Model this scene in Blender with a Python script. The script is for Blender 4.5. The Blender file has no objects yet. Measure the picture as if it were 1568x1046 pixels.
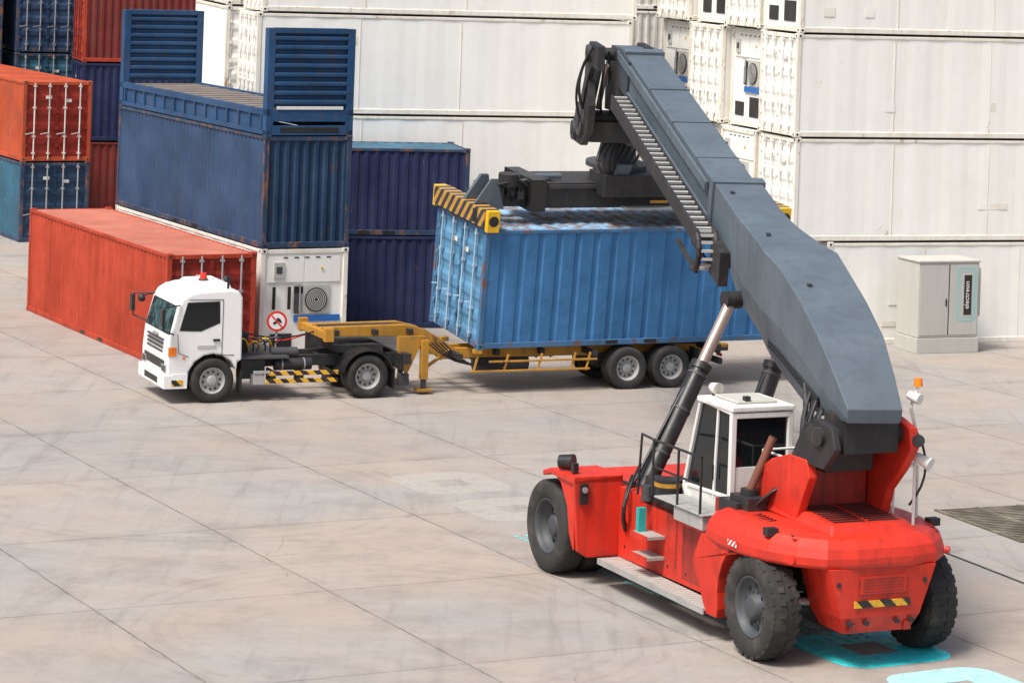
import bpy, math, random
from mathutils import Vector, Matrix
random.seed(4)
sc=bpy.context.scene
R=math.radians
# ---------------------------------------------------------------- materials
def nmat(name):
    m=bpy.data.materials.new(name); m.use_nodes=True
    nt=m.node_tree; nt.nodes.clear()
    o=nt.nodes.new('ShaderNodeOutputMaterial'); p=nt.nodes.new('ShaderNodeBsdfPrincipled')
    nt.links.new(p.outputs[0],o.inputs[0])
    return m,nt,p
def mth(nt,op,a,b=None,clamp=False):
    n=nt.nodes.new('ShaderNodeMath'); n.operation=op; n.use_clamp=clamp
    for i,v in enumerate((a,b)):
        if v is None: continue
        if isinstance(v,(int,float)): n.inputs[i].default_value=v
        else: nt.links.new(v,n.inputs[i])
    return n.outputs[0]
def mixc(nt,f,a,b):
    n=nt.nodes.new('ShaderNodeMix'); n.data_type='RGBA'
    if isinstance(f,(int,float)): n.inputs[0].default_value=f
    else: nt.links.new(f,n.inputs[0])
    for i,v in ((6,a),(7,b)):
        if isinstance(v,tuple): n.inputs[i].default_value=(v[0],v[1],v[2],1)
        else: nt.links.new(v,n.inputs[i])
    return n.outputs[2]
def noise(nt,vec,scale,detail=4,rough=.55,mapscale=None):
    if mapscale:
        mp=nt.nodes.new('ShaderNodeMapping'); mp.inputs['Scale'].default_value=mapscale
        nt.links.new(vec,mp.inputs[0]); vec=mp.outputs[0]
    n=nt.nodes.new('ShaderNodeTexNoise'); n.inputs['Scale'].default_value=scale
    n.inputs['Detail'].default_value=detail; n.inputs['Roughness'].default_value=rough
    nt.links.new(vec,n.inputs['Vector']); return n.outputs[0]
def ramp(nt,f,a,b,lo=0.,hi=1.):
    n=nt.nodes.new('ShaderNodeMapRange'); n.inputs[1].default_value=a; n.inputs[2].default_value=b
    n.inputs[3].default_value=lo; n.inputs[4].default_value=hi; nt.links.new(f,n.inputs[0]); return n.outputs[0]
def objvec(nt):
    tc=nt.nodes.new('ShaderNodeTexCoord'); oi=nt.nodes.new('ShaderNodeObjectInfo')
    k=mth(nt,'MULTIPLY',oi.outputs['Random'],91.)
    va=nt.nodes.new('ShaderNodeVectorMath'); va.operation='ADD'
    nt.links.new(tc.outputs['Object'],va.inputs[0]); nt.links.new(k,va.inputs[1]); return va.outputs[0]
def paint(name,col,rough=.45,dirt=.25,rust=.3,streak=.25,rustcol=(.13,.055,.025),metal=0,dirtcol=(.09,.075,.06),fade=.12,bump=.15,spec=.5,scr=0.,scrcol=(.4,.4,.4)):
    m,nt,p=nmat(name); v=objvec(nt)
    n1=noise(nt,v,.7,4); c=mixc(nt,ramp(nt,n1,.3,.7),tuple(x*(1-fade) for x in col),tuple(min(1,x*(1+fade)+fade*.05) for x in col))
    s=noise(nt,v,1.,3,.6,(5,5,.3)); c=mixc(nt,ramp(nt,s,.48,.74,0,streak),c,dirtcol)
    d=noise(nt,v,2.3,6,.65); c=mixc(nt,ramp(nt,d,.50,.72,0,dirt),c,dirtcol)
    if scr>0:
        q=noise(nt,v,2.2,5,.8,(2.2,2.2,1)); c=mixc(nt,ramp(nt,q,.64,.68,0,scr),c,scrcol)
    if rust>0:
        rr=noise(nt,v,2.4,8,.78,(1.3,1.3,.6))
        c=mixc(nt,ramp(nt,rr,.66-.08*rust,.70-.06*rust,0,.9),c,rustcol)
    nt.links.new(c,p.inputs['Base Color'])
    nt.links.new(ramp(nt,d,.3,.8,rough-.05,min(1,rough+.25)),p.inputs['Roughness'])
    p.inputs['Metallic'].default_value=metal; p.inputs['Specular IOR Level'].default_value=spec
    if bump>0:
        b=nt.nodes.new('ShaderNodeBump'); b.inputs['Strength'].default_value=min(1,bump*2); b.inputs['Distance'].default_value=.05
        nb=noise(nt,v,1.7,4); nt.links.new(nb,b.inputs['Height']); nt.links.new(b.outputs[0],p.inputs['Normal'])
    return m
def cpaint(name,col,dirt=.3,rust=.3,streak=.4,**k):
    k.setdefault('scr',.4); k.setdefault('scrcol',tuple(min(1,x*1.6+.10) for x in col)); k.setdefault('fade',.2)
    return paint(name,col,.58,dirt,rust,streak,spec=.25,bump=.34,**k)
def stripes(name,a,b,k=2.2,ax=(1,1,1)):
    m,nt,p=nmat(name); tc=nt.nodes.new('ShaderNodeTexCoord'); sx=nt.nodes.new('ShaderNodeSeparateXYZ')
    nt.links.new(tc.outputs['Object'],sx.inputs[0])
    s=mth(nt,'ADD',mth(nt,'ADD',mth(nt,'MULTIPLY',sx.outputs[0],ax[0]),mth(nt,'MULTIPLY',sx.outputs[1],ax[1])),mth(nt,'MULTIPLY',sx.outputs[2],ax[2]))
    f=mth(nt,'GREATER_THAN',mth(nt,'FRACT',mth(nt,'MULTIPLY',s,k)),.5)
    d=noise(nt,tc.outputs['Object'],5,6); c=mixc(nt,f,a,b); c=mixc(nt,ramp(nt,d,.5,.75,0,.6),c,(.1,.07,.05))
    nt.links.new(c,p.inputs['Base Color']); p.inputs['Roughness'].default_value=.5; return m
WHITE=paint('white_reefer_paint',(.88,.87,.82),.5,.10,.05,.14,rustcol=(.5,.4,.22),dirtcol=(.62,.57,.46),fade=.025,bump=.04,spec=.3)
WFRAME=paint('white_frame_paint',(.80,.77,.69),.5,.3,.85,.35,rustcol=(.38,.22,.09),dirtcol=(.50,.41,.25),fade=.04,spec=.3)
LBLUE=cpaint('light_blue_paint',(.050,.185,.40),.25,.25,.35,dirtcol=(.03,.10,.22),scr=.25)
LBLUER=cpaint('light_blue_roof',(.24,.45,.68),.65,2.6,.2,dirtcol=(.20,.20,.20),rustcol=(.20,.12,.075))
LBDOOR=cpaint('light_blue_door',(.11,.28,.46),.3,.45,.4,dirtcol=(.05,.12,.2))
LBBAR=paint('light_blue_bars',(.36,.50,.60),.5,.3,.8,.3)
LBFRAME=cpaint('light_blue_frame',(.06,.17,.33),.3,1.6,.3,rustcol=(.20,.08,.03))
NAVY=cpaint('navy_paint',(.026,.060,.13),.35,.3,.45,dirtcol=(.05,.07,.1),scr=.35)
NAVYE=cpaint('navy_end_shaded_paint',(.013,.042,.095),.3,.7,.4,dirtcol=(.03,.045,.07),scr=.5,scrcol=(.08,.14,.2))  # darker navy copy: shade of the end face put into the colour
NAVYF=cpaint('navy_frame',(.025,.055,.11),.3,1.7,.3,rustcol=(.22,.10,.05))
NAVYR=paint('flatrack_deck',(.19,.16,.14),.8,.5,.8,.3)
PURP=cpaint('indigo_paint',(.016,.023,.078),.3,.12,.3,dirtcol=(.05,.06,.1),scr=.45,scrcol=(.16,.2,.3))
RACK=cpaint('flatrack_blue',(.015,.065,.16),.3,.8,.3)
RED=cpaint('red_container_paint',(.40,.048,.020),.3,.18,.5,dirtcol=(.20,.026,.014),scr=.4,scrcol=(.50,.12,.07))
REDE=cpaint('red_end_shaded_paint',(.25,.02,.012),.3,.5,.35,dirtcol=(.12,.012,.01))  # darker red copy, end-face shading mixed into the base colour
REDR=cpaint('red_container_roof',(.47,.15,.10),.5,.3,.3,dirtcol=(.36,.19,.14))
ORANGE=cpaint('orange_container_paint',(.45,.070,.022),.3,.4,.45)
DRED=cpaint('maroon_paint',(.17,.022,.018),.3,.3,.3)
TEALB=cpaint('weathered_blue',(.03,.12,.19),.3,.6,.4)
BEIGE=paint('beige_paint',(.68,.65,.58),.5,.35,.7,.5,rustcol=(.36,.24,.12))
SRED=paint('stacker_red',(.60,.028,.011),.42,.48,.0,.46,dirtcol=(.22,.022,.014),fade=.14,bump=.06,scr=.5,scrcol=(.66,.14,.09),spec=.4)
SREDD=paint('stacker_red_grimy',(.36,.02,.010),.5,.6,.1,.6,dirtcol=(.06,.02,.015),fade=.10,bump=.08)
BOOM=paint('boom_grey',(.100,.128,.155),.5,.3,.0,.3,dirtcol=(.055,.065,.078),fade=.13,bump=.05,scr=.3,scrcol=(.19,.22,.25),spec=.4)
BOOMD=paint('boom_dark_grey',(.035,.046,.06),.5,.3,.0,.2,bump=.05)
DARK=paint('dark_steel',(.016,.016,.018),.5,.4,.25,.2)
DGREY=paint('dark_grey_paint',(.05,.05,.055),.5,.4,.1,.2)
BLACKP=paint('black_paint',(.012,.012,.013),.35,.2,0,.1,bump=0)
RUBBER=paint('tyre_rubber',(.022,.021,.02),.85,.6,0,.1,dirtcol=(.11,.10,.085))
RIMG=paint('rim_grey',(.34,.34,.33),.45,.4,.2,.1,bump=0)
RIMD=paint('rim_dark',(.05,.056,.065),.5,.4,.2,.1,bump=0)
TWHITE=paint('truck_white',(.82,.82,.81),.22,.06,0,.10,dirtcol=(.5,.47,.42),fade=.02,bump=0)
CABW=paint('cab_white',(.74,.74,.71),.35,.25,.2,.25,dirtcol=(.36,.33,.28),fade=.04,bump=.03)
YEL=paint('trailer_yellow',(.48,.23,.02),.5,.5,.7,.4)
YELB=paint('bright_yellow',(.80,.48,.01),.45,.2,0,.1)
SILV=paint('steel_silver',(.5,.5,.5),.35,.2,0,.1,metal=.6,bump=0)
LADD=paint('worn_rungs',(.42,.42,.41),.5,.3,.2,.1,bump=0)
CHROME=paint('cylinder_rod',(.42,.33,.29),.3,.3,.3,.2,metal=.5,bump=0)
GALV=paint('galvanised_grating',(.42,.42,.40),.5,.4,.1,.1,metal=.2,bump=0)
CABI=paint('cabinet_grey',(.50,.495,.455),.45,.15,0,.25,dirtcol=(.36,.35,.31),fade=.03,bump=0)
TEAL=paint('teal_paint',(.01,.35,.33),.4,.1,0,.0)
RUSTY=paint('rusty_pipe',(.17,.06,.035),.7,.4,.6,.2)
BLUEP=paint('blue_stripe',(.02,.14,.45),.45,.2,0,.1)
ORL=paint('amber_lens',(.9,.22,.01),.2,0,0,0,bump=0)
REDL=paint('red_lens',(.75,.03,.02),.2,0,0,0,bump=0)
HAZ=stripes('hazard_stripes',(.75,.40,.02),(.015,.015,.015),2.4)
HAZX=stripes('hazard_stripes_side',(.75,.40,.02),(.015,.015,.015),3.0,(1,0,1))
HAZY=stripes('hazard_stripes_end',(.50,.28,.06),(.04,.04,.045),2.6,(0,1,1))
REDW=stripes('red_white_stripes',(.75,.7,.68),(.6,.03,.02),9,(0,1,1))
m,nt,p=nmat('dark_glass'); p.inputs['Base Color'].default_value=(.008,.011,.013,1); p.inputs['Roughness'].default_value=.08; p.inputs['Specular IOR Level'].default_value=.4; GLASS=m
m,nt,p=nmat('windscreen_glass'); v=objvec(nt); c=mixc(nt,ramp(nt,noise(nt,v,2.2,3),.42,.6),(.015,.03,.035),(.08,.16,.17)); nt.links.new(c,p.inputs['Base Color']); p.inputs['Roughness'].default_value=.06; GLASSW=m
# ---------------------------------------------------------------- builder
class G:
    def __init__(s,name,M):
        s.name=name; s.M=M; s.parts={}; s.T=Matrix.Identity(4); s.texts=[]
    def add(s,part,vs,fs,mat,smooth=False):
        P=s.parts.setdefault(part,dict(v=[],f=[],m=[],s=[],mats=[]))
        if mat not in P['mats']: P['mats'].append(mat)
        k=P['mats'].index(mat); o=len(P['v'])
        for v in vs: P['v'].append(tuple(s.T@Vector(v)))
        for f in fs: P['f'].append([i+o for i in f]); P['m'].append(k); P['s'].append(smooth)
    def box(s,part,mat,a,b):
        x0,y0,z0=[min(a[i],b[i]) for i in range(3)]; x1,y1,z1=[max(a[i],b[i]) for i in range(3)]
        vs=[(x0,y0,z0),(x1,y0,z0),(x1,y1,z0),(x0,y1,z0),(x0,y0,z1),(x1,y0,z1),(x1,y1,z1),(x0,y1,z1)]
        s.add(part,vs,[(0,3,2,1),(4,5,6,7),(0,1,5,4),(1,2,6,5),(2,3,7,6),(3,0,4,7)],mat)
    def beam(s,part,mat,p0,p1,w,h,up=(0,0,1)):
        p0=Vector(p0);p1=Vector(p1);d=(p1-p0).normalized();u=Vector(up)
        r=d.cross(u)
        if r.length<1e-3: r=d.cross(Vector((1,0,0)))
        r.normalize();u=r.cross(d)
        vs=[]
        for p in (p0,p1):
            for a,b in ((-1,-1),(1,-1),(1,1),(-1,1)): vs.append(p+r*a*w/2+u*b*h/2)
        s.add(part,vs,[(0,1,2,3),(7,6,5,4),(0,4,5,1),(1,5,6,2),(2,6,7,3),(3,7,4,0)],mat)
    def cyl(s,part,mat,p0,p1,r0,r1=None,n=20,caps=True):
        if r1 is None:r1=r0
        p0=Vector(p0);p1=Vector(p1);d=(p1-p0).normalized()
        a=d.orthogonal().normalized();b=d.cross(a); vs=[]
        for p,r in ((p0,r0),(p1,r1)):
            for i in range(n):
                t=2*math.pi*i/n; vs.append(p+(a*math.cos(t)+b*math.sin(t))*r)
        s.add(part,vs,[(i,(i+1)%n,n+(i+1)%n,n+i) for i in range(n)],mat,n>8)
        if caps:
            s.add(part,vs[:n],[tuple(range(n))[::-1]],mat); s.add(part,vs[n:],[tuple(range(n))],mat)
    def tube(s,part,mat,pts,r,n=8):
        for i in range(len(pts)-1): s.cyl(part,mat,pts[i],pts[i+1],r,n=max(n,9),caps=False)
        for q in pts[1:-1]: s.ball(part,mat,q,r)
    def ball(s,part,mat,c,r,n=10,sc=(1,1,1)):
        vs=[];fs=[];m=6
        for j in range(m+1):
            ph=math.pi*j/m
            for i in range(n):
                t=2*math.pi*i/n; vs.append((c[0]+r*sc[0]*math.sin(ph)*math.cos(t),c[1]+r*sc[1]*math.sin(ph)*math.sin(t),c[2]+r*sc[2]*math.cos(ph)))
        for j in range(m):
            for i in range(n): fs.append((j*n+i,(j+1)*n+i,(j+1)*n+(i+1)%n,j*n+(i+1)%n))
        s.add(part,vs,fs,mat,True)
    def hose(s,part,mat,p0,p1,sag,r,n=8):
        p0=Vector(p0);p1=Vector(p1);pts=[]
        for i in range(n+1):
            t=i/n; q=p0.lerp(p1,t)+Vector(sag)*4*t*(1-t); pts.append(q)
        s.tube(part,mat,pts,r)
    def prism(s,part,mat,poly,a,b,plane='xz'):
        n=len(poly);vs=[]
        for t in (a,b):
            for (p,q) in poly:
                vs.append({'xz':(p,t,q),'yz':(t,p,q),'xy':(p,q,t)}[plane])
        s.add(part,vs,[tuple(range(n)),tuple(range(n,2*n))[::-1]]+[(i,n+i,n+(i+1)%n,(i+1)%n) for i in range(n)],mat)
    def loft(s,part,mat,rings,smooth=False,caps=True):
        n=len(rings[0]);vs=[v for r in rings for v in r];fs=[]
        for j in range(len(rings)-1):
            for i in range(n): fs.append((j*n+i,j*n+(i+1)%n,(j+1)*n+(i+1)%n,(j+1)*n+i))
        if caps: fs+= [tuple(range(n))[::-1],tuple(range((len(rings)-1)*n,len(rings)*n))]
        s.add(part,vs,fs,mat,smooth)
    def lathe(s,part,mat,c,axis,prof,n=36):
        ax=Vector(axis).normalized();a=ax.orthogonal().normalized();b=ax.cross(a);c=Vector(c);vs=[];fs=[]
        for (r,w) in prof:
            for i in range(n):
                t=2*math.pi*i/n; vs.append(c+ax*w+(a*math.cos(t)+b*math.sin(t))*r)
        for j in range(len(prof)-1):
            for i in range(n): fs.append((j*n+i,j*n+(i+1)%n,(j+1)*n+(i+1)%n,(j+1)*n+i))
        s.add(part,vs,fs,mat,True)
    def wheel(s,part,c,axis,Rr,W,rim,deep=False,lugs=0):
        ax=Vector(axis).normalized(); h=W/2; rr=.60*Rr
        s.lathe(part,RUBBER,c,ax,[(rr,h*.80),(rr*1.04,h*.90),(.78*Rr,h),(.90*Rr,h*.97),(.965*Rr,h*.86),(Rr*.995,h*.70),(Rr,h*.3),(Rr,-h*.3),(Rr*.995,-h*.7),(.965*Rr,-h*.86),(.9*Rr,-h*.97),(.78*Rr,-h),(rr,-h*.8)],44)
        for q in (.35,0,-.35): s.lathe(part,BLACKP,c,ax,[(Rr*1.001,h*q+.008),(Rr*1.003,h*q),(Rr*1.001,h*q-.008)],44)
        z0=-.1 if deep else .35
        s.lathe(part,rim,c,ax,[(rr,h*.80),(rr*.97,h*.86),(rr*.93,h*.82),(rr*.88,h*.5 if deep else h*.62),(rr*.80,h*z0),(rr*.45,h*(z0+.02)),(rr*.42,h*(z0+.1)),(rr*.36,h*(z0+.45)),(rr*.30,h*(z0+.5)),(0.001,h*(z0+.5))],36)
        a=ax.orthogonal().normalized();b=ax.cross(a);cc=Vector(c)
        for i in range(10):
            t=2*math.pi*i/10; q=cc+(a*math.cos(t)+b*math.sin(t))*rr*.66+ax*h*z0
            s.cyl(part,BLACKP,q,q+ax*.012,rr*.085,n=10)
            t+=.31; q=cc+(a*math.cos(t)+b*math.sin(t))*rr*.50+ax*h*z0
            s.cyl(part,SILV if not lugs else DGREY,q,q+ax*.035,rr*.04,n=6)
        for i in range(lugs):
            for sd in (-1,1):
                t=2*math.pi*(i+(.5 if sd>0 else 0))/lugs
                rd=a*math.cos(t)+b*math.sin(t); tg=ax.cross(rd)
                q=cc+rd*(Rr*.985)+ax*sd*h*.55; vs=[]
                for dr in (-.05,.035):
                    for (dw,dt) in ((-h*.42,-.045),(h*.38,-.06),(h*.38,.06),(-h*.42,.045)):
                        rdr=dr-(.045 if (dw*sd>0) else 0); vs.append(q+rd*rdr+ax*dw+tg*(dt+sd*dw*.15))
                s.add(part,vs,[(0,1,2,3),(4,5,6,7),(0,1,5,4),(1,2,6,5),(2,3,7,6),(3,0,4,7)],RUBBER)
    def corr(s,part,mat,P,U,V,N,L,Hh,pitch=.28,depth=.036,fr=(.25,.45,.75,.95)):
        P=Vector(P);U=Vector(U);V=Vector(V);N=Vector(N); k=max(1,round(L/pitch)); pt=L/k; pr=[(0,0)]
        for i in range(k):
            b=i*pt; pr+=[(b+pt*fr[0],0),(b+pt*fr[1],1),(b+pt*fr[2],1),(b+pt*fr[3],0)]
        pr.append((L,0)); vs=[]
        for x,d in pr: vs+= [P+U*x+N*d*depth, P+U*x+N*d*depth+V*Hh]
        s.add(part,vs,[(2*i,2*i+2,2*i+3,2*i+1) for i in range(len(pr)-1)],mat)
    def text(s,txt,mat,loc,rot,size,ext=.004):
        s.texts.append((txt,mat,loc,rot,size,ext))
    def finish(s,bev={}):
        e=bpy.data.objects.new(s.name,None); sc.collection.objects.link(e); e.matrix_world=s.M; e.empty_display_size=.5
        for pn,P in s.parts.items():
            me=bpy.data.meshes.new(pn); me.from_pydata(P['v'],[],P['f'])
            for mm in P['mats']: me.materials.append(mm)
            me.polygons.foreach_set('material_index',P['m']); me.polygons.foreach_set('use_smooth',P['s'])
            me.update()
            ob=bpy.data.objects.new(pn,me); sc.collection.objects.link(ob); ob.parent=e
            w=bev.get(pn,bev.get('*',0))
            if w:
                b=ob.modifiers.new('bevel','BEVEL'); b.width=w; b.segments=2 if w<.04 else 3; b.limit_method='ANGLE'; b.angle_limit=R(38)
        for (t,mat,loc,rot,size,ext) in s.texts:
            cu=bpy.data.curves.new('lettering','FONT'); cu.body=t; cu.size=size; cu.extrude=ext; cu.materials.append(mat)
            cu.align_x='CENTER'
            o=bpy.data.objects.new('lettering',cu); sc.collection.objects.link(o); o.parent=e
            o.location=loc; o.rotation_euler=rot
        return e
def MT(x,y,z=0,a=0,tilt=0):
    return Matrix.Translation((x,y,z))@Matrix.Rotation(R(a),4,'Z')@Matrix.Rotation(R(tilt),4,'X')
# ---------------------------------------------------------------- containers
CN=[0]
def container(name,M,L,W,H,mat,fr,end='door',kind='dry',roof=None,pitch=.28,depth=.036,doormat=None,barmat=None,num=None,endmat=None,frp=(.25,.45,.75,.95)):
    g=G(name,M); roof=roof or mat; doormat=doormat or endmat or mat; barmat=barmat or mat; endmat=endmat or mat
    CN[0]+=1; rnd=random.Random(CN[0])
    p=.13
    for x in (0,L-p):
        for y in (0,W-p): g.box('frame',fr,(x,y,.02),(x+p,y+p,H-.02))
    for y in (0.01,W-.09):
        g.box('frame',fr,(p,y,.0),(L-p,y+.08,.14)); g.box('frame',fr,(p,y,H-.10),(L-p,y+.08,H-.015))
    for x in (0.01,L-.10):
        g.box('frame',fr,(x,p,.0),(x+.09,W-p,.15)); g.box('frame',fr,(x,p,H-.13),(x+.09,W-p,H-.015))
    if kind!='reefer':
        for q in (L*.42,L*.55):
            for y in (.006,W-.006): g.box('fork_pockets',BLACKP,(q,y-.003,.03),(q+.33,y+.003,.12))
    for x in (-.008,L-.172):
        for y in (-.008,W-.172):
            for z in (-.02,H-.116): g.box('corner_castings',fr,(x,y,z),(x+.18,y+.18,z+.135))
            for z in (.055,H-.055):
                yy=y-.002 if y<1 else y+.182
                g.cyl('corner_castings',BLACKP,(x+.09,yy,z),(x+.09,yy+(.004 if y<1 else -.004),z),.035,n=10)
                xx=x-.002 if x<1 else x+.182
                g.cyl('corner_castings',BLACKP,(xx,y+.09,z),(xx+(.004 if x<1 else -.004),y+.09,z),.035,n=10)
    if kind=='reefer': pitch,depth=1.22,.010
    g.corr('side_panels',mat,(p,.025,.14),(1,0,0),(0,0,1),(0,1,0),L-2*p,H-.24,pitch,depth,frp)
    g.corr('side_panels',mat,(p,W-.025,.14),(1,0,0),(0,0,1),(0,-1,0),L-2*p,H-.24,pitch,depth,frp)
    g.corr('side_panels',endmat,(L-.025,p,.15),(0,1,0),(0,0,1),(-1,0,0),W-2*p,H-.28,pitch,depth)
    g.corr('roof',roof,(p,.09,H-.022),(1,0,0),(0,1,0),(0,0,-1),L-2*p,W-.18,pitch if kind=='reefer' else .35,.018)
    g.box('floor',DARK,(.1,.1,.03),(L-.1,W-.1,.12))
    if kind=='reefer':
        for i in range(1,int(L/3)): g.box('side_panels',fr,(i*3.05-.012,.018,.14),(i*3.05+.012,.03,H-.1))
        for i in range(2):
            q=rnd.uniform(.6,L-1.4); z=rnd.uniform(.25,H-.8); g.box('repair_patches',WHITE if i else WFRAME,(q,.019,z),(q+rnd.uniform(.2,.6),.024,z+rnd.uniform(.12,.3)))
    if end=='corr':
        g.corr('end_wall',endmat,(.025,p,.15),(0,1,0),(0,0,1),(1,0,0),W-2*p,H-.28,.26,.045)
    elif end=='plain':
        g.corr('end_wall',mat,(.03,p,.15),(0,1,0),(0,0,1),(1,0,0),W-2*p,H-.28,1.1,.012)
    elif end=='door':
        mid=W/2
        for a,b in ((p+.01,mid-.01),(mid+.01,W-p-.01)):
            g.corr('doors',doormat,(.04,a,.16),(0,0,1),(0,1,0),(1,0,0),H-.30,b-a,.52,.03)
            for q in (a,b-.03): g.box('doors',doormat,(.02,q,.16),(.05,q+.03,H-.14))
            for fz in (.18,.4,.6,.82):
                for q in (a-.01,b-.05):
                    g.box('door_hinges',doormat,(-.005,q,H*fz),(.03,q+.06,H*fz+.09))
            for q in (a+(b-a)*.27,a+(b-a)*.76):
                g.cyl('lock_bars',barmat,(-.035,q,.06),(-.035,q,H-.05),.026,n=10)
                for fz in (.09,.3,.66,.93): g.box('lock_bars',barmat,(-.06,q-.05,H*fz),(.03,q+.05,H*fz+.06))
                g.beam('lock_bars',barmat,(-.07,q,H*.36),(-.07,q+.3,H*.34),.03,.03)
        g.box('doors',BLACKP,(.035,mid-.012,.16),(.045,mid+.012,H-.14))
        g.box('doors',CABW,(.018,mid+.2,H*.78),(.024,mid+.42,H*.82))
        g.box('doors',CABW,(.018,mid-.5,H*.74),(.024,mid-.28,H*.78))
    elif end=='reefer':
        U='refrigeration_unit'
        g.box('end_wall',mat,(.05,p,.15),(.07,W-p,H-.13))
        g.box(U,mat,(.02,p+.08,H*.70),(.05,W*.5-.02,H-.2))
        g.box(U,mat,(.02,W*.5+.02,H*.70),(.05,W-p-.08,H-.2))
        g.box(U,DARK,(.03,p+.25,.28),(.052,W*.46,H*.30)); g.box(U,DARK,(.03,W*.62,.28),(.052,W-p-.2,H*.24))
        g.box(U,BLUEP,(.0,p+.06,H*.345),(.05,W*.60,H*.40))
        cy=W*.36; cz=H*.54
        g.box(U,CABI,(.01,cy-.38,cz-.36),(.05,cy+.38,cz+.38))
        g.cyl(U,DGREY,(-.02,cy,cz),(.03,cy,cz),.31,n=28)
        for k in range(1,6): g.lathe(U,CABI,(-.03,cy,cz),(-1,0,0),[(.05*k,0),(.05*k+.014,.006),(.05*k+.022,0)],28)
        g.box(U,CABI,(-.02,W*.80-.16,H*.74),(.05,W*.80+.12,H*.88))
        g.box(U,DGREY,(-.028,W*.80-.10,H*.78),(-.02,W*.80+.06,H*.84))
        g.box(U,DGREY,(-.01,W*.60-.12,H*.42),(.02,W*.60+.02,H*.60)); g.box(U,BLACKP,(.005,W*.56-.12,H*.60),(.05,W*.56+.12,H*.66))
        for k in range(5): g.box(U,DARK,(.012,W*.2+k*.3,H*.95-.1),(.05,W*.2+k*.3+.12,H*.95-.07))
        g.tube(U,SILV,[(-.02,W*.62,H*.68),(-.03,W*.55,H*.68),(-.03,W*.55,H*.44)],.02)
        g.cyl(U,YELB,(-.005,W*.3,H*.82),(.01,W*.3,H*.82),.05,n=3)
        if num:
            g.text(num,BLACKP,(-.03,W*.76,H*.46),(R(90),0,R(-90)),.85,.012)
    return g.finish({'frame':.012,'corner_castings':.015})
def facing_end(name,X,Y,z,beta,L,W,H,*a,**k):
    b=R(beta); ox=X+W*math.cos(b); oy=Y+W*math.sin(b)
    return container(name,MT(ox,oy,z,90+beta),L,W,H,*a,**k)
W=2.44; HH=2.85
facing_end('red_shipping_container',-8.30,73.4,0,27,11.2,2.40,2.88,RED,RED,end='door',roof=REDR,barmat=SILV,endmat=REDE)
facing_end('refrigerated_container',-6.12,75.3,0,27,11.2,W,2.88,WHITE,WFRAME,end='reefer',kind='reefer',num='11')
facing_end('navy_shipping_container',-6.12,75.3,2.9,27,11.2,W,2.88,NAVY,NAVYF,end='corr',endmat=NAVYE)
container('indigo_shipping_container',MT(-6.2,81.6,0,13),5.4,W,2.58,PURP,PURP,end='corr')
container('indigo_shipping_container',MT(-6.2,81.6,2.6,13),5.4,W,2.44,PURP,NAVYF,end='corr',roof=TEALB)
for k in range(4):
    container('refrigerated_container',MT(-7.15+.12*(k%2),83.8+.04*(k%2),k*2.9,18),11.4,W,HH,WHITE,WFRAME,end='door',kind='reefer')
for k in range(4):
    facing_end('white_shipping_container',-8.5,88.6,k*2.9,15,6.06,W,HH,BEIGE if k%2 else WHITE,WFRAME,end='door')
    container('indigo_shipping_container' if k==1 else ('maroon_shipping_container' if k==0 else 'red_shipping_container'),MT(-15.6,108,k*2.9,17),12.2,W,HH,[DRED,PURP,DRED,TEALB][k],[DRED,PURP,RED,TEALB][k],end='door',endmat=[DRED,PURP,RED,TEALB][k])
    facing_end('blue_shipping_container',-19.0,113.6,k*2.9,20,6.06,W,HH,[NAVY,TEALB,NAVY,NAVY][k],NAVYF,end='door',barmat=SILV)
    facing_end('navy_shipping_container',-21.8,112.6,k*2.9,20,6.06,W,HH,[NAVY,NAVY,PURP,NAVY][k],NAVYF,end='door')
facing_end('blue_shipping_container',-16.4,100,0,27,12.0,W,2.72,TEALB,NAVYF,end='door',barmat=SILV,endmat=NAVYE)
facing_end('orange_shipping_container',-16.4,100,2.76,27,12.0,W,2.72,ORANGE,ORANGE,end='door',barmat=BEIGE,endmat=REDE)
styles=['door','reefer','door','reefer']
for j in range(4):
    for k in range(4):
        off=1.15 if k==0 else (.0+.05*(k%2) if j==0 else (.25 if (j+k)%2 else 0))
        bb=R(20); X=8.05+off*math.cos(bb)-j*2.56*math.sin(bb); Y=81.6+off*math.sin(bb)+j*2.56*math.cos(bb)
        container('refrigerated_container',MT(X,Y,k*2.9,20),12.19,W,HH,WHITE,WFRAME,end=styles[(j+(k//3))%4] if not(j==1 and k==0) else 'plain',kind='reefer')
for k in range(4):
    container('white_shipping_container',MT(-1.5,97,k*2.9,18),12.19,W,HH,BEIGE,WFRAME,end='plain')
# light blue container carried by the spreader
LBM=MT(-.48,71.3,1.10,25,6)
LL,LW,LH=8.3,3.0,2.93
container('light_blue_shipping_container',LBM,LL,LW,LH,LBLUE,LBFRAME,end='door',roof=LBLUER,pitch=.50,depth=.040,doormat=LBDOOR,barmat=LBBAR,frp=(.58,.68,.86,.96))
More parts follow.
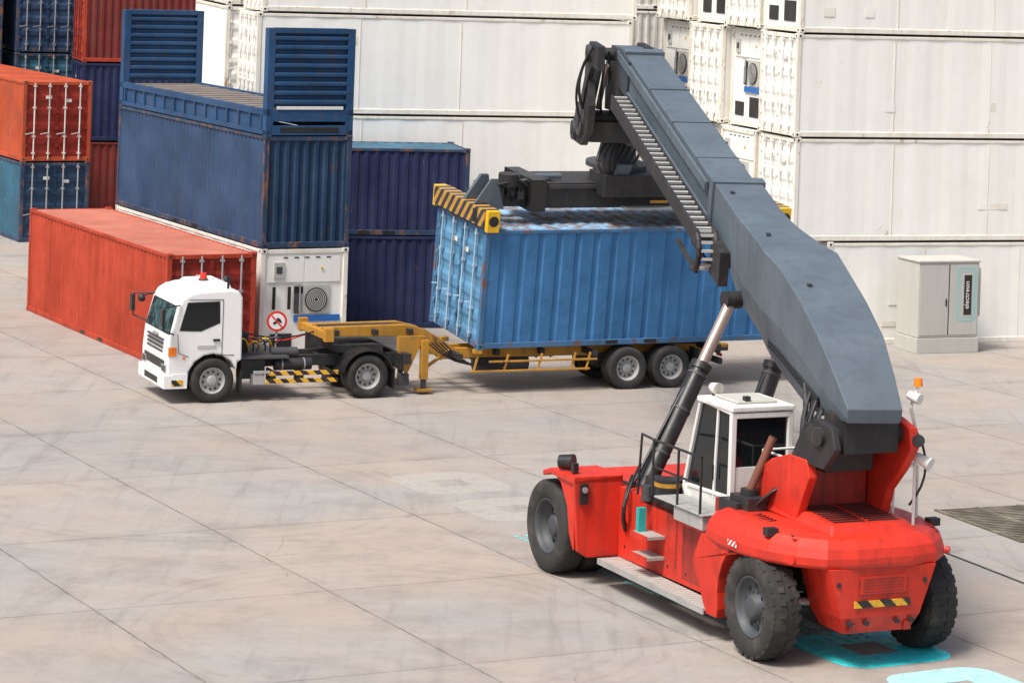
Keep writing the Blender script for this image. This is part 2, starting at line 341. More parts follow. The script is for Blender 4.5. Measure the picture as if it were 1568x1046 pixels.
# ---------------------------------------------------------------- flat rack
b=R(27); g=G('flat_rack_container',MT(-6.12+W*math.cos(b),75.3+W*math.sin(b),5.8,117)); L=11.2
for y in (0,W-.12):
    g.box('base',RACK,(0,y,.0),(L,y+.12,.12)); g.box('base',RACK,(0,y,.5),(L,y+.12,.66)); g.box('base',RACK,(.2,y+.03,.12),(L-.2,y+.07,.5))
    for i in range(14): g.box('base',RACK,(.3+i*.8,y-.01,.12),(.38+i*.8,y+.13,.5))
for i in range(28): g.box('deck',NAVYR,(.15+i*.39,.12,.56),(.15+i*.39+.375,W-.12,.60+.02*(i%2)))
g.box('base',RACK,(0,.12,0),(.15,W-.12,.25)); g.box('base',RACK,(0,.12,.35),(.15,W-.12,.66))
g.box('base',BLACKP,(-.005,.4,.06),(.0,W-.4,.2)); g.box('base',CABW,(-.02,.3,.66),(.5,W-.3,.74))
for x in (0,L-.25):
    for y in (0,W-.2): g.box('end_walls',RACK,(x,y,0),(x+.25,y+.2,2.75))
    g.box('end_walls',RACK,(x,.2,2.62),(x+.2,W-.2,2.76)); g.box('end_walls',RACK,(x+.1,.2,.7),(x+.14,W-.2,2.62))
    for i in range(8):
        z=.76+i*.235; g.prism('end_walls',RACK,[(x+.1,z),(x-.0,z+.05),(x-.0,z+.13),(x+.1,z+.17)],.2,W-.2,'xz')
        g.prism('end_walls',RACK,[(x+.14,z),(x+.22,z+.05),(x+.22,z+.13),(x+.14,z+.17)],.2,W-.2,'xz')
g.finish({'*':.01})
# ---------------------------------------------------------------- truck
TM=MT(-6.61,68.7,0,22)
g=G('tractor_truck',TM)
arch=[(.62*math.cos(R(t)),.53+.62*math.sin(R(t))) for t in (20,45,70,90,110,135,160)]
prof=[(-1.02,.42),(-1.10,.60),(-1.11,1.05),(-1.06,1.58),(-.88,2.26),(-.78,2.44),(-.60,2.55),(-.35,2.61),(.35,2.65),(.58,2.61),(.68,2.45),(.70,.98),(.60,.96)]+arch+[(-.60,.42)]
g.prism('cab',TWHITE,prof,.04,2.31,'xz')
g.loft('roof_fairing',TWHITE,[[(-.45,.30,2.58),(.5,.30,2.58),(.5,2.05,2.58),(-.45,2.05,2.58)],[(-.25,.42,2.73),(.45,.42,2.75),(.45,1.93,2.75),(-.25,1.93,2.73)]])
def wsp(z,o=.012):
    t=(z-1.58)/(2.26-1.58); return -1.06+.18*t-o
g.add('windscreen',[(wsp(1.63),.14,1.63),(wsp(1.63),2.21,1.63),(wsp(2.24),2.15,2.24),(wsp(2.24),.20,2.24)],[(0,1,2,3)],GLASSW)
g.add('windscreen',[(wsp(1.60,.006),.10,1.60),(wsp(1.60,.006),2.25,1.60),(wsp(2.27,.006),2.18,2.27),(wsp(2.27,.006),.17,2.27)],[(0,1,2,3)],BLACKP)
g.beam('wipers',BLACKP,(wsp(1.62,.03),.5,1.62),(wsp(1.95,.03),1.0,1.95),.02,.02); g.beam('wipers',BLACKP,(wsp(1.62,.03),1.3,1.62),(wsp(1.95,.03),1.8,1.95),.02,.02)
g.prism('side_windows',GLASS,[(-.80,1.74),(-.64,2.32),(.08,2.34),(.10,1.90),(-.32,1.72)],.028,.034,'xz')
g.prism('side_windows',BLACKP,[(-.84,1.70),(-.66,2.36),(.12,2.38),(.14,1.87),(-.32,1.68)],.034,.04,'xz')
for a,bb in (((-.88,1.62),(-.84,1.18)),((.20,2.42),(.20,1.12)),((-.84,1.18),(-.6,1.1)),((.20,1.12),(.5,1.12)),((-.62,2.42),(.20,2.42))):
    g.beam('door_seams',DGREY,(a[0],.036,a[1]),(bb[0],.036,bb[1]),.012,.012,(0,1,0))
g.box('door_handle',BLACKP,(-.02,.0,1.45),(.14,.04,1.50)); g.box('door_trim',CABI,(-.4,.02,1.30),(.05,.038,1.36))
for i in range(4): g.box('grille',DGREY,(-1.118,.5,1.42-i*.09),(-1.08,1.85,1.46-i*.09))
g.box('grille',SILV,(-1.125,1.0,1.48),(-1.08,1.35,1.54)); g.box('grille',BLACKP,(-1.118,.3,.78),(-1.09,2.05,.98))
for y in (.10,1.85): 
    g.box('headlamps',SILV,(-1.13,y,.72),(-1.08,y+.38,.9)); g.box('headlamps',GLASS,(-1.135,y+.05,.75),(-1.13,y+.33,.87))
g.box('bumper',TWHITE,(-1.18,.02,.36),(-.98,2.33,.66)); g.box('bumper',BLACKP,(-1.185,.6,.42),(-1.18,1.75,.56))
g.box('bumper',TWHITE,(-.98,.02,.36),(-.62,.10,.70)); g.box('bumper',HAZX,(-1.0,.012,.42),(-.72,.02,.56))
g.box('side_marker',ORL,(-1.09,.02,1.12),(-.90,.06,1.32)); g.box('side_marker',ORL,(-.75,.02,1.05),(-.68,.05,1.1))
for y,sg in ((0.02,-1),(2.33,1)):
    g.tube('mirrors',BLACKP,[(-.85,y,2.3),(-1.28,y+sg*.22,2.28),(-1.30,y+sg*.22,1.75),(-.98,y,1.62)],.018)
    g.box('mirrors',BLACKP,(-1.36,y+sg*.12,1.86),(-1.28,y+sg*.32,2.24))
g.tube('mirrors',BLACKP,[(-.95,1.9,2.35),(-1.25,1.9,2.3)],.015); g.ball('mirrors',BLACKP,(-1.27,1.9,2.24),.1)
g.cyl('beacon',DGREY,(.0,1.1,2.74),(.0,1.1,2.78),.11); g.cyl('beacon',REDL,(.0,1.1,2.78),(.0,1.1,2.92),.09,.07)
g.cyl('beacon',BLACKP,(.35,.2,2.64),(.35,.2,2.80),.03); g.box('beacon',BLACKP,(.52,.9,2.62),(.62,1.15,2.84))
for y in (.70,1.55): g.box('chassis',DARK,(.3,y,.72),(4.75,y+.10,.98))
for x in (.9,1.9,2.9,4.6): g.box('chassis',DARK,(x,.8,.76),(x+.1,1.55,.92))
g.box('chassis',DGREY,(.72,.15,.98),(1.9,2.2,1.04)); g.box('chassis',DARK,(.76,.3,.5),(1.35,.7,.95))
g.box('chassis',DARK,(.76,.9,1.04),(1.1,1.9,1.5)); g.cyl('chassis',DGREY,(.86,1.7,1.0),(.86,1.7,2.3),.09)
g.cyl('air_tanks',DARK,(1.6,.36,.82),(2.5,.36,.82),.14); g.cyl('air_tanks',DGREY,(1.55,.52,1.08),(2.2,.52,1.08),.12)
for x in (1.75,2.3): g.cyl('air_tanks',SILV,(x,.36,.82),(x+.03,.36,.82),.146)
g.box('side_guard',HAZX,(1.3,.05,.60),(3.1,.08,.70)); g.box('side_guard',HAZX,(1.3,.05,.42),(3.1,.08,.52))
g.box('side_guard',SILV,(1.0,.06,.40),(1.28,.35,.62)); g.box('side_guard',SILV,(1.0,.04,.66),(1.4,.10,.72))
for x in (1.5,2.2,2.9): g.box('side_guard',DARK,(x,.08,.42),(x+.05,.7,.70))
g.box('fifth_wheel',DARK,(3.2,.6,1.02),(4.4,1.75,1.2)); g.box('chassis',DARK,(4.75,.3,.62),(4.85,2.05,1.0))
g.box('tail_lamps',REDL,(4.86,.3,.85),(4.9,.55,.95)); g.box('tail_lamps',DARK,(4.82,.15,.78),(4.98,.65,1.02))
xr=3.85
for y0,y1 in ((.0,.62),(1.73,2.35)):
    ring=[]
    for t in range(15,170,11):
        ring.append((xr+.66*math.cos(R(t)),.52+.64*math.sin(R(t))))
    inner=[(xr+(px-xr)*.95,.52+(pz-.52)*.95) for px,pz in ring][::-1]
    g.prism('mudguards',BLACKP,ring+inner,y0,y1,'xz')
    g.box('mudguards',BLACKP,(xr+.64,y0,.22),(xr+.67,y1,.72))
    g.box('mudguards',BLACKP,(.68,y0+.03,.2),(.71,y0+.4,.75))
RW=.52
g.wheel('wheels',(0,.17,RW),(0,-1,0),RW,.30,RIMG); g.wheel('wheels',(0,2.18,RW),(0,1,0),RW,.30,RIMG)
for y,sg in ((.16,-1),(2.19,1)):
    g.wheel('wheels',(xr,y,RW),(0,sg,0),RW,.28,RIMG,deep=True); g.wheel('wheels',(xr,y-sg*.31,RW),(0,sg,0),RW,.28,RIMG)
g.cyl('wheels',DARK,(0,.3,RW),(0,2.0,RW),.08); g.cyl('wheels',DARK,(xr,.3,RW),(xr,2.0,RW),.11)
g.hose('air_lines',BLACKP,(.75,1.0,1.6),(2.9,1.1,1.5),(0,0,-.2),.02); g.hose('air_lines',REDL,(.75,1.15,1.5),(2.9,1.2,1.5),(0,0,-.25),.015)
for k in range(9):
    g.hose('air_lines',[YELB,BLACKP,DGREY][k%3],(.8+k*.09,.7+.05*(k%3),1.35-.1*(k%2)),(1.1+k*.10,.8,1.08),(.06*(k%3),-.1,.16),.018)
g.finish({'cab':.06,'roof_fairing':.04,'bumper':.03,'side_guard':.005,'chassis':.008})
# ---------------------------------------------------------------- trailer
g=G('container_trailer',MT(-6.61,68.7,0,23))
for y in (.80,1.42):
    g.prism('gooseneck',YEL,[(2.85,1.50),(2.9,1.38),(5.0,1.34),(5.5,1.10),(6.0,.78),(13.3,.74),(13.3,.98),(6.4,1.02),(5.6,1.50),(5.1,1.62),(2.9,1.60)],y,y+.14,'xz')
for x in (3.2,4.2,5.1,6.2,7.4,8.6,9.8,11.,12.2,13.2): g.box('crossmembers',DARK,(x,.05 if x in(6.2,13.2,9.8) else .6,(1.42 if x<5.5 else .84)),(x+.12,2.3 if x>6 else 1.75,(1.54 if x<5.5 else .98)))
g.box('crossmembers',YEL,(2.82,.25,1.38),(3.0,2.1,1.56)); g.box('gooseneck',DARK,(3.02,.95,1.45),(5.0,1.41,1.58))
g.box('twist_locks',YEL,(2.8,.15,1.34),(3.02,.33,1.66)); g.box('twist_locks',YEL,(2.8,2.02,1.34),(3.02,2.2,1.66))
for x,y in ((5.35,.32),(5.35,1.9)):
    g.box('landing_legs',YEL,(x,y,.35),(x+.18,y+.16,1.30)); g.box('landing_legs',DGREY,(x+.03,y+.03,.12),(x+.15,y+.13,.4)); g.box('landing_legs',YEL,(x-.1,y-.08,.06),(x+.28,y+.24,.13))
    g.beam('landing_legs',YEL,(x+.1,y+.1,.6),(x+.9,y+.4,1.0),.07,.07)
g.prism('landing_legs',YEL,[(4.75,1.4),(4.8,.75),(5.0,.45),(5.15,.75),(5.45,1.4)],.40,.46,'xz'); g.box('landing_legs',DGREY,(4.78,.36,.22),(5.05,.5,.5))
for y in (.05,2.25):
    g.beam('side_underrun_guard',YEL,(6.5,y,.55),(9.7,y,.55),.04,.05); g.beam('side_underrun_guard',YEL,(7.0,y,.78),(9.9,y,.78),.04,.05)
    for x in (6.6,7.4,8.3,9.2,9.6): g.beam('side_underrun_guard',YEL,(x,y+(.02 if y<1 else -.02),.5),(x+.12,y+(.02 if y<1 else -.02),.95),.05,.05)
g.box('undercarriage',DARK,(10.0,.65,.55),(12.9,1.65,.80))
for x in (10.75,11.95):
    for y,sg in ((.16,-1),(2.19,1)):
        g.wheel('wheels',(x,y,RW),(0,sg,0),RW,.28,RIMG,deep=True); g.wheel('wheels',(x,y-sg*.31,RW),(0,sg,0),RW,.28,RIMG)
    g.cyl('wheels',DARK,(x,.3,RW),(x,2.0,RW),.09)
    for y in (.62,1.7): g.beam('undercarriage',DARK,(x-.5,y,.66),(x+.5,y,.66),.08,.08)
g.box('undercarriage',DARK,(12.7,.05,.4),(12.75,.6,.95)); g.box('rear_bumper',DARK,(13.3,.1,.55),(13.4,2.25,.7)); g.box('rear_bumper',REDL,(13.41,.2,.72),(13.44,.5,.8))
g.box('rear_bumper',DARK,(13.0,.0,.9),(13.5,2.35,1.05))
g.cyl('undercarriage',DGREY,(7.0,1.0,.6),(8.4,1.0,.6),.2)
for k in range(5): g.hose('air_lines',BLACKP,(5.6+.1*k,.6,1.2),(7.0+.2*k,.6,.7),(0,-.1,-.2-.04*k),.02)
for y in (.0,2.2): 
    for x in (6.6,13.3): g.box('twist_locks',YEL,(x,y,.98),(x+.2,y+.18,1.08))
g.finish({'*':.01})
# ---------------------------------------------------------------- round traffic sign
g=G('traffic_sign',MT(-5.42,72.1,0,8)); zs=1.50
g.cyl('post',SILV,(0,.03,0),(0,.03,zs+.1),.03)
g.cyl('disc',REDL,(0,0,zs),(0,-.02,zs),.25,n=32); g.cyl('disc',TWHITE,(0,-.021,zs),(0,-.024,zs),.195,n=32)
g.beam('symbol',BLACKP,(-.09,-.030,zs-.06),(.08,-.030,zs+.06),.05,.01,(0,1,0)); g.beam('symbol',BLACKP,(.0,-.031,zs+.08),(.1,-.031,zs-.02),.05,.01,(0,1,0))
g.beam('symbol',REDL,(-.13,-.034,zs+.14),(.13,-.034,zs-.14),.035,.008,(0,1,0))
g.finish()
# ---------------------------------------------------------------- electrical cabinet
g=G('electrical_cabinet',MT(11.55,80.9,0,22))
g.box('plinth',CABI,(-.03,-.03,0),(1.93,1.23,.42)); g.box('body',CABI,(0,0,.43),(1.9,1.2,2.5)); g.box('body',CABI,(-.03,-.04,2.5),(1.93,1.23,2.56))
g.box('doors',CABI,(.04,-.02,.5),(.93,0,2.44)); g.box('doors',CABI,(.97,-.02,.5),(1.86,0,2.44)); g.box('doors',DGREY,(.93,-.012,.5),(.97,0,2.44))
g.box('doors',BLACKP,(.84,-.04,1.3),(.88,-.02,1.5))
m,nt,p=nmat('cyan_decal'); p.inputs['Base Color'].default_value=(.28,.55,.56,1); CY=m
def rring(g,part,mat,cx,cz,w,h,r,t,y,flat=False):
    def rr(w,h,r):
        o=[]
        for (sx,sz,a0) in ((1,1,0),(-1,1,90),(-1,-1,180),(1,-1,270)):
            for k in range(6):
                a=R(a0+k*18); o.append((cx+sx*(w/2-r)+r*abs(math.cos(a))*sx,cz+sz*(h/2-r)+r*abs(math.sin(a))*sz))
        return o
    A=rr(w,h,r);Bq=rr(w-2*t,h-2*t,max(.02,r-t));n=len(A)
    P=(lambda q:(q[0],q[1],y)) if flat else (lambda q:(q[0],y,q[1]))
    g.add(part,[P(q) for q in A+Bq],[(i,(i+1)%n,n+(i+1)%n,n+i) for i in range(n)],mat)
rring(g,'decal',CY,1.50,1.62,.62,1.5,.14,.05,-.024)
rring(g,'decal',CY,1.52,1.62,.46,1.3,.10,.02,-.024)
g.box('decal',BLACKP,(1.42,-.028,1.05),(1.66,-.022,2.15)); g.text('electreon',TWHITE,(1.575,-.034,1.6),(R(90),R(-90),0),.20,.002)
g.box('side_panel',CABI,(1.93,.4,.95),(2.2,.45,2.3))
g.finish({'body':.015,'plinth':.015,'doors':.006})
# ---------------------------------------------------------------- reach stacker
SA=24.6; SM=MT(5.65,47.1,0,SA); SI=SM.inverted()
g=G('reach_stacker',SM)
def Lc(p): return SI@Vector(p)
WR=.82
for x,sg in ((-1.45,-1),(1.45,1)): g.wheel('rear_wheels',(x,0,WR),(sg,0,0),WR,.52,RIMD,lugs=26)
for sg in (-1,1):
    g.wheel('front_wheels',(sg*1.95,6.5,WR),(sg,0,0),WR,.50,RIMD,deep=True); g.wheel('front_wheels',(sg*1.38,6.5,WR),(sg,0,0),WR,.50,RIMD)
g.cyl('axles',DARK,(-1.3,0,WR),(1.3,0,WR),.17); g.box('axles',DARK,(-.5,-.35,.5),(.5,.35,1.3)); g.cyl('axles',DARK,(-1.3,6.5,WR),(1.3,6.5,WR),.25)
g.cyl('axles',SILV,(-1.1,-.3,.95),(-.3,-.2,.85),.06)
for x0,x1 in ((-1.35,-.95),(.95,1.35)): g.prism('chassis',SRED,[(1.15,.55),(5.4,.50),(7.2,.60),(7.2,1.5),(5.4,1.72),(1.15,1.65)],x0,x1,'yz')
g.box('chassis',DARK,(-.95,1.2,.7),(.95,7.1,1.35))
g.box('chassis',SRED,(-1.3,5.35,1.3),(1.3,6.9,1.72)); g.box('chassis',SRED,(-.9,7.2,.7),(.9,7.5,1.5))
g.box('chassis',SREDD,(-1.358,3.1,.72),(-1.35,3.14,1.6)); g.box('chassis',SREDD,(-1.356,1.6,.62),(-1.35,2.9,1.5))
for q in (1.75,2.3,2.75,3.4,4.6,5.0): g.cyl('chassis',DARK,(-1.362,q,.72),(-1.35,q,.72),.025,n=10)
for sg in (-1,1):
    a=sg*1.30;b_=sg*2.25
    g.prism('front_fenders',SRED,[(a,.50),(sg*1.95,.50),(b_-sg*.1,.62),(b_,1.86),(a,1.92)],5.25,5.33,'xz')
    g.prism('front_fenders',SRED,[(5.25,1.78),(5.25,1.92),(6.25,1.90),(6.55,1.80),(6.52,1.72),(6.25,1.80)],a,b_,'yz')
    g.box('front_fenders',SRED,(a,5.33,1.0),(a+sg*.05,5.9,1.8))
    g.prism('front_fenders',SRED,[(5.33,.62),(5.52,.9),(5.62,1.35),(5.9,1.70),(6.15,1.80),(5.33,1.80)],b_-sg*.05,b_-sg*.10,'yz')
g.box('mirror_lamp',BLACKP,(-2.15,5.5,1.93),(-2.05,5.6,2.1)); g.cyl('mirror_lamp',BLACKP,(-2.15,6.05,2.04),(-1.98,5.85,2.06),.12,.14); g.cyl('mirror_lamp',SILV,(-2.16,6.06,2.04),(-2.15,6.05,2.04),.1)
g.box('mirror_lamp',BLACKP,(-2.15,5.18,1.45),(-2.0,5.24,1.8)); g.cyl('mirror_lamp',SILV,(-2.08,5.17,1.7),(-2.08,5.14,1.7),.05)
# walkway and steps
g.box('walkway',GALV,(-1.75,1.35,.46),(-1.36,5.2,.50)); 
for i in range(30): g.box('walkway',CABI,(-1.74,1.4+i*.126,.50),(-1.37,1.44+i*.126,.508))
g.box('walkway',GALV,(-1.78,1.35,.40),(-1.75,5.2,.50))
for z in (.80,1.15): g.box('steps',GALV,(-1.70,3.5,z),(-1.36,4.1,z+.05)); g.box('steps',SRED,(-1.72,3.5,z-.04),(-1.70,4.1,z+.06))
# rear hood, fenders and counterweight
plan=[(-1.72,1.45),(-1.78,.9),(-1.76,.2),(-1.62,-.40),(-1.36,-.85),(-1.0,-1.20),(-.5,-1.30),(.5,-1.30),(1.0,-1.20),(1.36,-.85),(1.62,-.40),(1.76,.2),(1.78,.9),(1.72,1.45)]
def ring(k,z,kx=None,dz=0): 
    kx=kx or k
    return [(x*kx,min(1.45,.3+(y-.3)*k) if y<1.4 else 1.45,z+dz*(y<0)*min(1,abs(y))) for x,y in plan]
g.loft('engine_hood',SRED,[ring(.97,1.60,.99),ring(1.0,1.66,1.0),ring(1.0,1.78,1.0),ring(.97,1.92,.97),ring(.88,2.04,.90),ring(.78,2.10,.78)])
g.loft('engine_hood',SRED,[[(-.80,-.95,2.06),(.80,-.95,2.06),(.86,1.3,2.12),(-.86,1.3,2.12)],[(-.70,-.80,2.22),(.70,-.80,2.22),(.76,1.25,2.34),(-.76,1.25,2.34)]])
for i in range(9):
    y=-.70+i*.12; z=2.228+.12*(y+.8)/2.05
    g.box('hood_vents',BLACKP,(-.60,y,z-.01),(-.04,y+.06,z+.006)); g.box('hood_vents',BLACKP,(.04,y,z-.01),(.60,y+.06,z+.006))
for i in range(5): g.beam('hood_vents',BLACKP,(-1.30,.25+i*.12,2.085),(-1.10,.25+i*.12,2.112),.03,.02)
g.loft('counterweight',SRED,[[(-.62,-1.10,.58),(.58,-1.10,.58),(.58,-.4,.58),(-.62,-.4,.58)],[(-.74,-1.22,.85),(.70,-1.22,.85),(.74,-.3,.85),(-.76,-.3,.85)],[(-.98,-1.25,1.62),(.96,-1.25,1.62),(.98,-.3,1.62),(-.98,-.3,1.62)]])
g.box('counterweight',HAZ,(-.52,-1.255,1.00),(.50,-1.235,1.11))
g.box('counterweight',SREDD,(-.44,-1.243,1.19),(.44,-1.23,1.51)); g.box('counterweight',SRED,(-.42,-1.265,1.21),(.42,-1.235,1.49))
for i in range(5): g.box('counterweight',SREDD,(-.36,-1.272,1.25+i*.048),(.36,-1.262,1.265+i*.048))
for x in (-.72,-.35,.35,.68): 
    for z in (.76,1.38): g.cyl('counterweight',DARK,(x*(.8 if z<1 else 1.12),-1.26,z),(x*(.8 if z<1 else 1.12),-1.19,z),.04,n=12)
for x in (-.5,.5): g.box('counterweight',SREDD,(x-.06,-1.2,.60),(x+.06,-1.14,.74))
for sg in (-1,1):
    g.box('hood_latches',DARK,(sg*1.18-.12,-.62,2.0),(sg*1.18+.12,-.42,2.05)); g.box('hood_latches',SREDD,(sg*1.12-.2,-.72,1.98),(sg*1.12+.2,-.40,2.015))
    g.cyl('rear_lamps',REDL,(sg*1.42,-.80,1.72),(sg*1.46,-.85,1.72),.06); g.box('rear_lamps',DARK,(sg*1.50-.1,-.35,2.0),(sg*1.50+.1,-.2,2.12))
    ar=[(.0+1.0*math.cos(R(t)),.82+1.0*math.sin(R(t))) for t in (75,60,45,30,15,0,-15)]
    g.prism('rear_fenders',SRED,[(.1,1.66),(1.60,1.66),(1.85,1.2),(1.35,.42),(1.0,.42)]+ar[::-1],sg*1.28,sg*1.72,'yz')
g.box('rear_fenders',REDW,(-1.785,.30,1.69),(-1.772,.60,1.78))
g.box('chassis',DARK,(-.9,-.3,1.2),(.9,1.4,1.62))
g.box('engine_bay',SREDD,(-1.25,1.45,1.6),(1.25,2.0,2.15)); g.box('engine_bay',DARK,(-.9,2.0,1.5),(1.2,4.6,1.85))
g.box('engine_bay',SRED,(.3,1.9,1.6),(1.3,4.9,2.25))
# boom supports
g.prism('boom_supports',SRED,[(1.7,2.1),(1.6,2.6),(1.0,2.95),(.45,3.12),(-.10,3.12),(-.22,2.85),(-.0,2.45),(.15,2.1)],-.80,-.64,'yz')
g.prism('boom_supports',DARK,[(.45,3.05),(.15,3.5),(-.35,3.82),(-.80,3.76),(-.95,3.42),(-.6,3.05)],-.78,-.66,'yz')
g.prism('boom_supports',SRED,[(1.7,2.1),(1.6,2.55),(1.1,2.85),(.55,3.1),(.1,3.55),(-.35,3.80),(-.80,3.68),(-.88,3.38),(-.6,3.0),(-.2,2.6),(-.05,2.2)],.66,.82,'yz')
for x in (-.80,.66): g.cyl('boom_supports',DGREY,(x-.03,-.45,3.55),(x+.19,-.45,3.55),.15,n=24)
g.box('boom_supports',SREDD,(-.62,.35,2.1),(.62,.9,3.0)); g.cyl('boom_supports',DARK,(-.85,-.5,3.55),(.85,-.5,3.55),.14)
g.box('boom_supports',DARK,(-.6,1.0,2.2),(.6,1.5,2.7)); g.box('boom_supports',DARK,(-.5,-.75,3.3),(.5,-.1,3.9)); g.box('boom_supports',DARK,(-.45,-.1,2.9),(.45,.6,3.6))
# cab
cx0,cx1=-1.05,.02
CP=[(1.85,1.72),(1.85,3.55),(2.95,3.62),(3.45,2.1),(3.2,1.72)]
def fr(a,b_,w=.09):
    for x in (cx0,cx1): g.beam('cab_frame',CABW,(x,a[0],a[1]),(x,b_[0],b_[1]),w,w,(1,0,0))
fr(CP[0],CP[1],.10);fr(CP[1],CP[2],.09);fr(CP[2],CP[3],.07);fr(CP[3],CP[4]);fr(CP[4],CP[0]);fr((2.45,1.75),(2.35,3.56),.05);fr((1.85,2.15),(3.35,2.1),.06)
g.box('cab_roof',CABW,(cx0-.06,1.78,3.56),(cx1+.06,3.02,3.66)); g.box('cab_roof',CABI,(cx0+.15,2.0,3.66),(cx1-.15,2.8,3.71))
g.prism('cab_glass',GLASS,[(1.87,2.18),(1.87,3.53),(2.93,3.58),(3.4,2.14)],cx0+.02,cx0+.035,'yz'); g.prism('cab_glass',GLASS,[(1.87,2.18),(1.87,3.53),(2.93,3.58),(3.4,2.14)],cx1-.035,cx1-.02,'yz')
g.box('cab_glass',GLASS,(cx0+.05,1.86,2.65),(cx1-.05,1.88,3.45)); g.add('cab_glass',[(cx0,2.97,3.58),(cx1,2.97,3.58),(cx1,3.46,2.12),(cx0,3.46,2.12)],[(0,1,2,3)],GLASS)
g.prism('cab_body',CABW,[(1.83,1.72),(1.83,2.16),(3.38,2.12),(3.2,1.72)],cx0,cx1,'yz'); g.box('cab_body',CABW,(cx0,1.82,1.72),(cx1,1.86,2.65))
g.box('cab_body',CABW,(cx0-.01,2.5,1.78),(cx0,3.15,2.08)); g.beam('cab_frame',CABW,(cx0+.04,1.84,3.5),(cx1-.04,1.84,3.5),.09,.09); g.beam('cab_frame',CABW,(cx0,2.97,3.58),(cx1,2.97,3.58),.08,.08)
g.box('cab_body',BLACKP,(cx0-.03,2.4,2.35),(cx0-.055,2.44,2.6))
g.box('cab_seat',DARK,(-.7,2.15,2.2),(-.3,2.6,2.4)); g.box('cab_seat',DARK,(-.7,2.1,2.4),(-.3,2.2,3.1))
g.cyl('work_lamps',BEIGE,(-.85,2.98,3.80),(-.82,2.80,3.78),.07,.11); g.cyl('work_lamps',DARK,(-.85,2.9,3.66),(-.85,2.9,3.8),.03)
g.box('work_lamps',DARK,(-.75,2.0,3.71),(-.65,2.1,3.78))
# platform box, tank, rails
g.box('platform',GALV,(-1.62,1.75,1.66),(-1.08,2.75,1.90)); g.box('platform',GALV,(-1.66,1.7,1.90),(-1.08,3.4,1.93)); g.box('platform',DARK,(-1.35,3.0,1.6),(-.9,4.4,1.78)); g.box('platform',DARK,(-1.3,1.2,1.3),(-1.0,1.8,2.2))
g.cyl('air_filter',DARK,(-1.2,3.75,1.78),(-1.2,3.75,2.12),.24); g.cyl('air_filter',YEL,(-1.2,3.75,2.0),(-1.2,3.75,2.07),.246); g.cyl('air_filter',DARK,(-1.15,4.35,1.75),(-1.15,4.35,2.05),.16); g.cyl('air_filter',DGREY,(-1.42,4.1,1.7),(-1.42,4.1,1.95),.1)
g.box('green_locker',TEAL,(-1.64,3.95,1.12),(-1.50,4.06,1.60))
for y in (1.8,2.6,3.5): g.cyl('handrails',BLACKP,(-1.64,y,1.9),(-1.64,y,2.85),.022,n=10)
g.tube('handrails',BLACKP,[(-1.64,1.8,2.85),(-1.64,3.5,2.85),(-1.45,4.3,2.8),(-1.45,4.4,1.75)],.022); g.tube('handrails',BLACKP,[(-1.64,1.8,2.4),(-1.64,3.5,2.4)],.018)
for x in (.85,1.3): 
    g.tube('rear_handrails',CABW,[(x,-.1,2.1),(x,-.1,2.95),(x,1.3,2.95),(x,1.3,2.2)],.022)
g.tube('rear_handrails',CABW,[(.85,-.1,2.95),(1.3,-.1,2.95)],.022)
for y in (1.0,1.7): g.tube('rear_handrails',CABW,[(-.55,y,2.2),(-.55,y,2.95)],.022)
g.tube('rear_handrails',CABW,[(-.55,1.0,2.95),(-.55,1.7,2.95),(.3,1.75,2.95)],.022)
# exhaust
g.cyl('exhaust',RUSTY,(-.98,1.35,2.35),(-.66,1.2,3.25),.07); g.cyl('exhaust',BLACKP,(-.66,1.2,3.25),(-.655,1.198,3.262),.05); g.cyl('exhaust',DARK,(-.98,1.35,1.9),(-.98,1.35,2.4),.15)
g.box('exhaust',DARK,(-1.2,1.0,2.0),(-.85,1.6,2.3))
for k in range(5): g.hose('exhaust',BLACKP,(-1.1+.08*k,1.1,2.1),(-.7+.05*k,.8,2.5),(0,-.1,.1+.05*k),.025)
# boom
P0=Vector((5.90,46.3,4.12)); TP=Vector((2.87,65.0,8.49)); V=TP-P0; vh=V.normalized()
fh=Vector((V.x,V.y,0)).normalized(); br=Vector((fh.y,-fh.x,0)); up=br.cross(vh).normalized()
def sec(t,w,u,d,ch=.0):
    c=P0+V*t
    return [Lc(c-br*w/2+up*u),Lc(c+br*w/2+up*u),Lc(c+br*w/2-up*d),Lc(c-br*w/2-up*d)]
def sec6(t,w,u,d,m_,k):
    c=P0+V*t; w*=.97
    return [Lc(c-br*w/2+up*u),Lc(c+br*w/2+up*u),Lc(c+br*w/2-up*m_),Lc(c+br*w/2*k-up*d),Lc(c-br*w/2*k-up*d),Lc(c-br*w/2-up*m_)]
g.loft('boom_outer',BOOM,[sec6(-.016,.92,.02,.22,.15,.95),sec6(.02,1.02,.28,.42,.16,.9),sec6(.07,1.14,.58,.78,.12,.72),sec6(.13,1.18,.74,1.02,.10,.62),sec6(.20,1.22,.82,1.12,.15,.58),sec6(.245,1.34,.80,1.08,.22,.60),sec6(.29,1.16,.68,1.02,.33,.66),sec6(.345,1.02,.56,.99,.5,.8),sec6(.38,.98,.50,.82,.42,.92),sec6(.42,.95,.48,.52,.35,1),sec6(.50,.95,.48,.48,.35,1)])
g.loft('boom_inner',BOOM,[sec(.49,.82,.41,.43),sec(.95,.82,.38,.42),sec(1.0,.80,.34,.40),sec(1.03,.78,.20,.34)])
def bx(part,mat,t0,t1,b0,b1,u0,u1):
    c0=P0+V*t0;c1=P0+V*t1;vs=[]
    for c in (c0,c1):
        for (bb,uu) in ((b0,u0),(b1,u0),(b1,u1),(b0,u1)): vs.append(Lc(c+br*bb+up*uu))
    g.add(part,vs,[(0,1,2,3),(7,6,5,4),(0,4,5,1),(1,5,6,2),(2,6,7,3),(3,7,4,0)],mat)
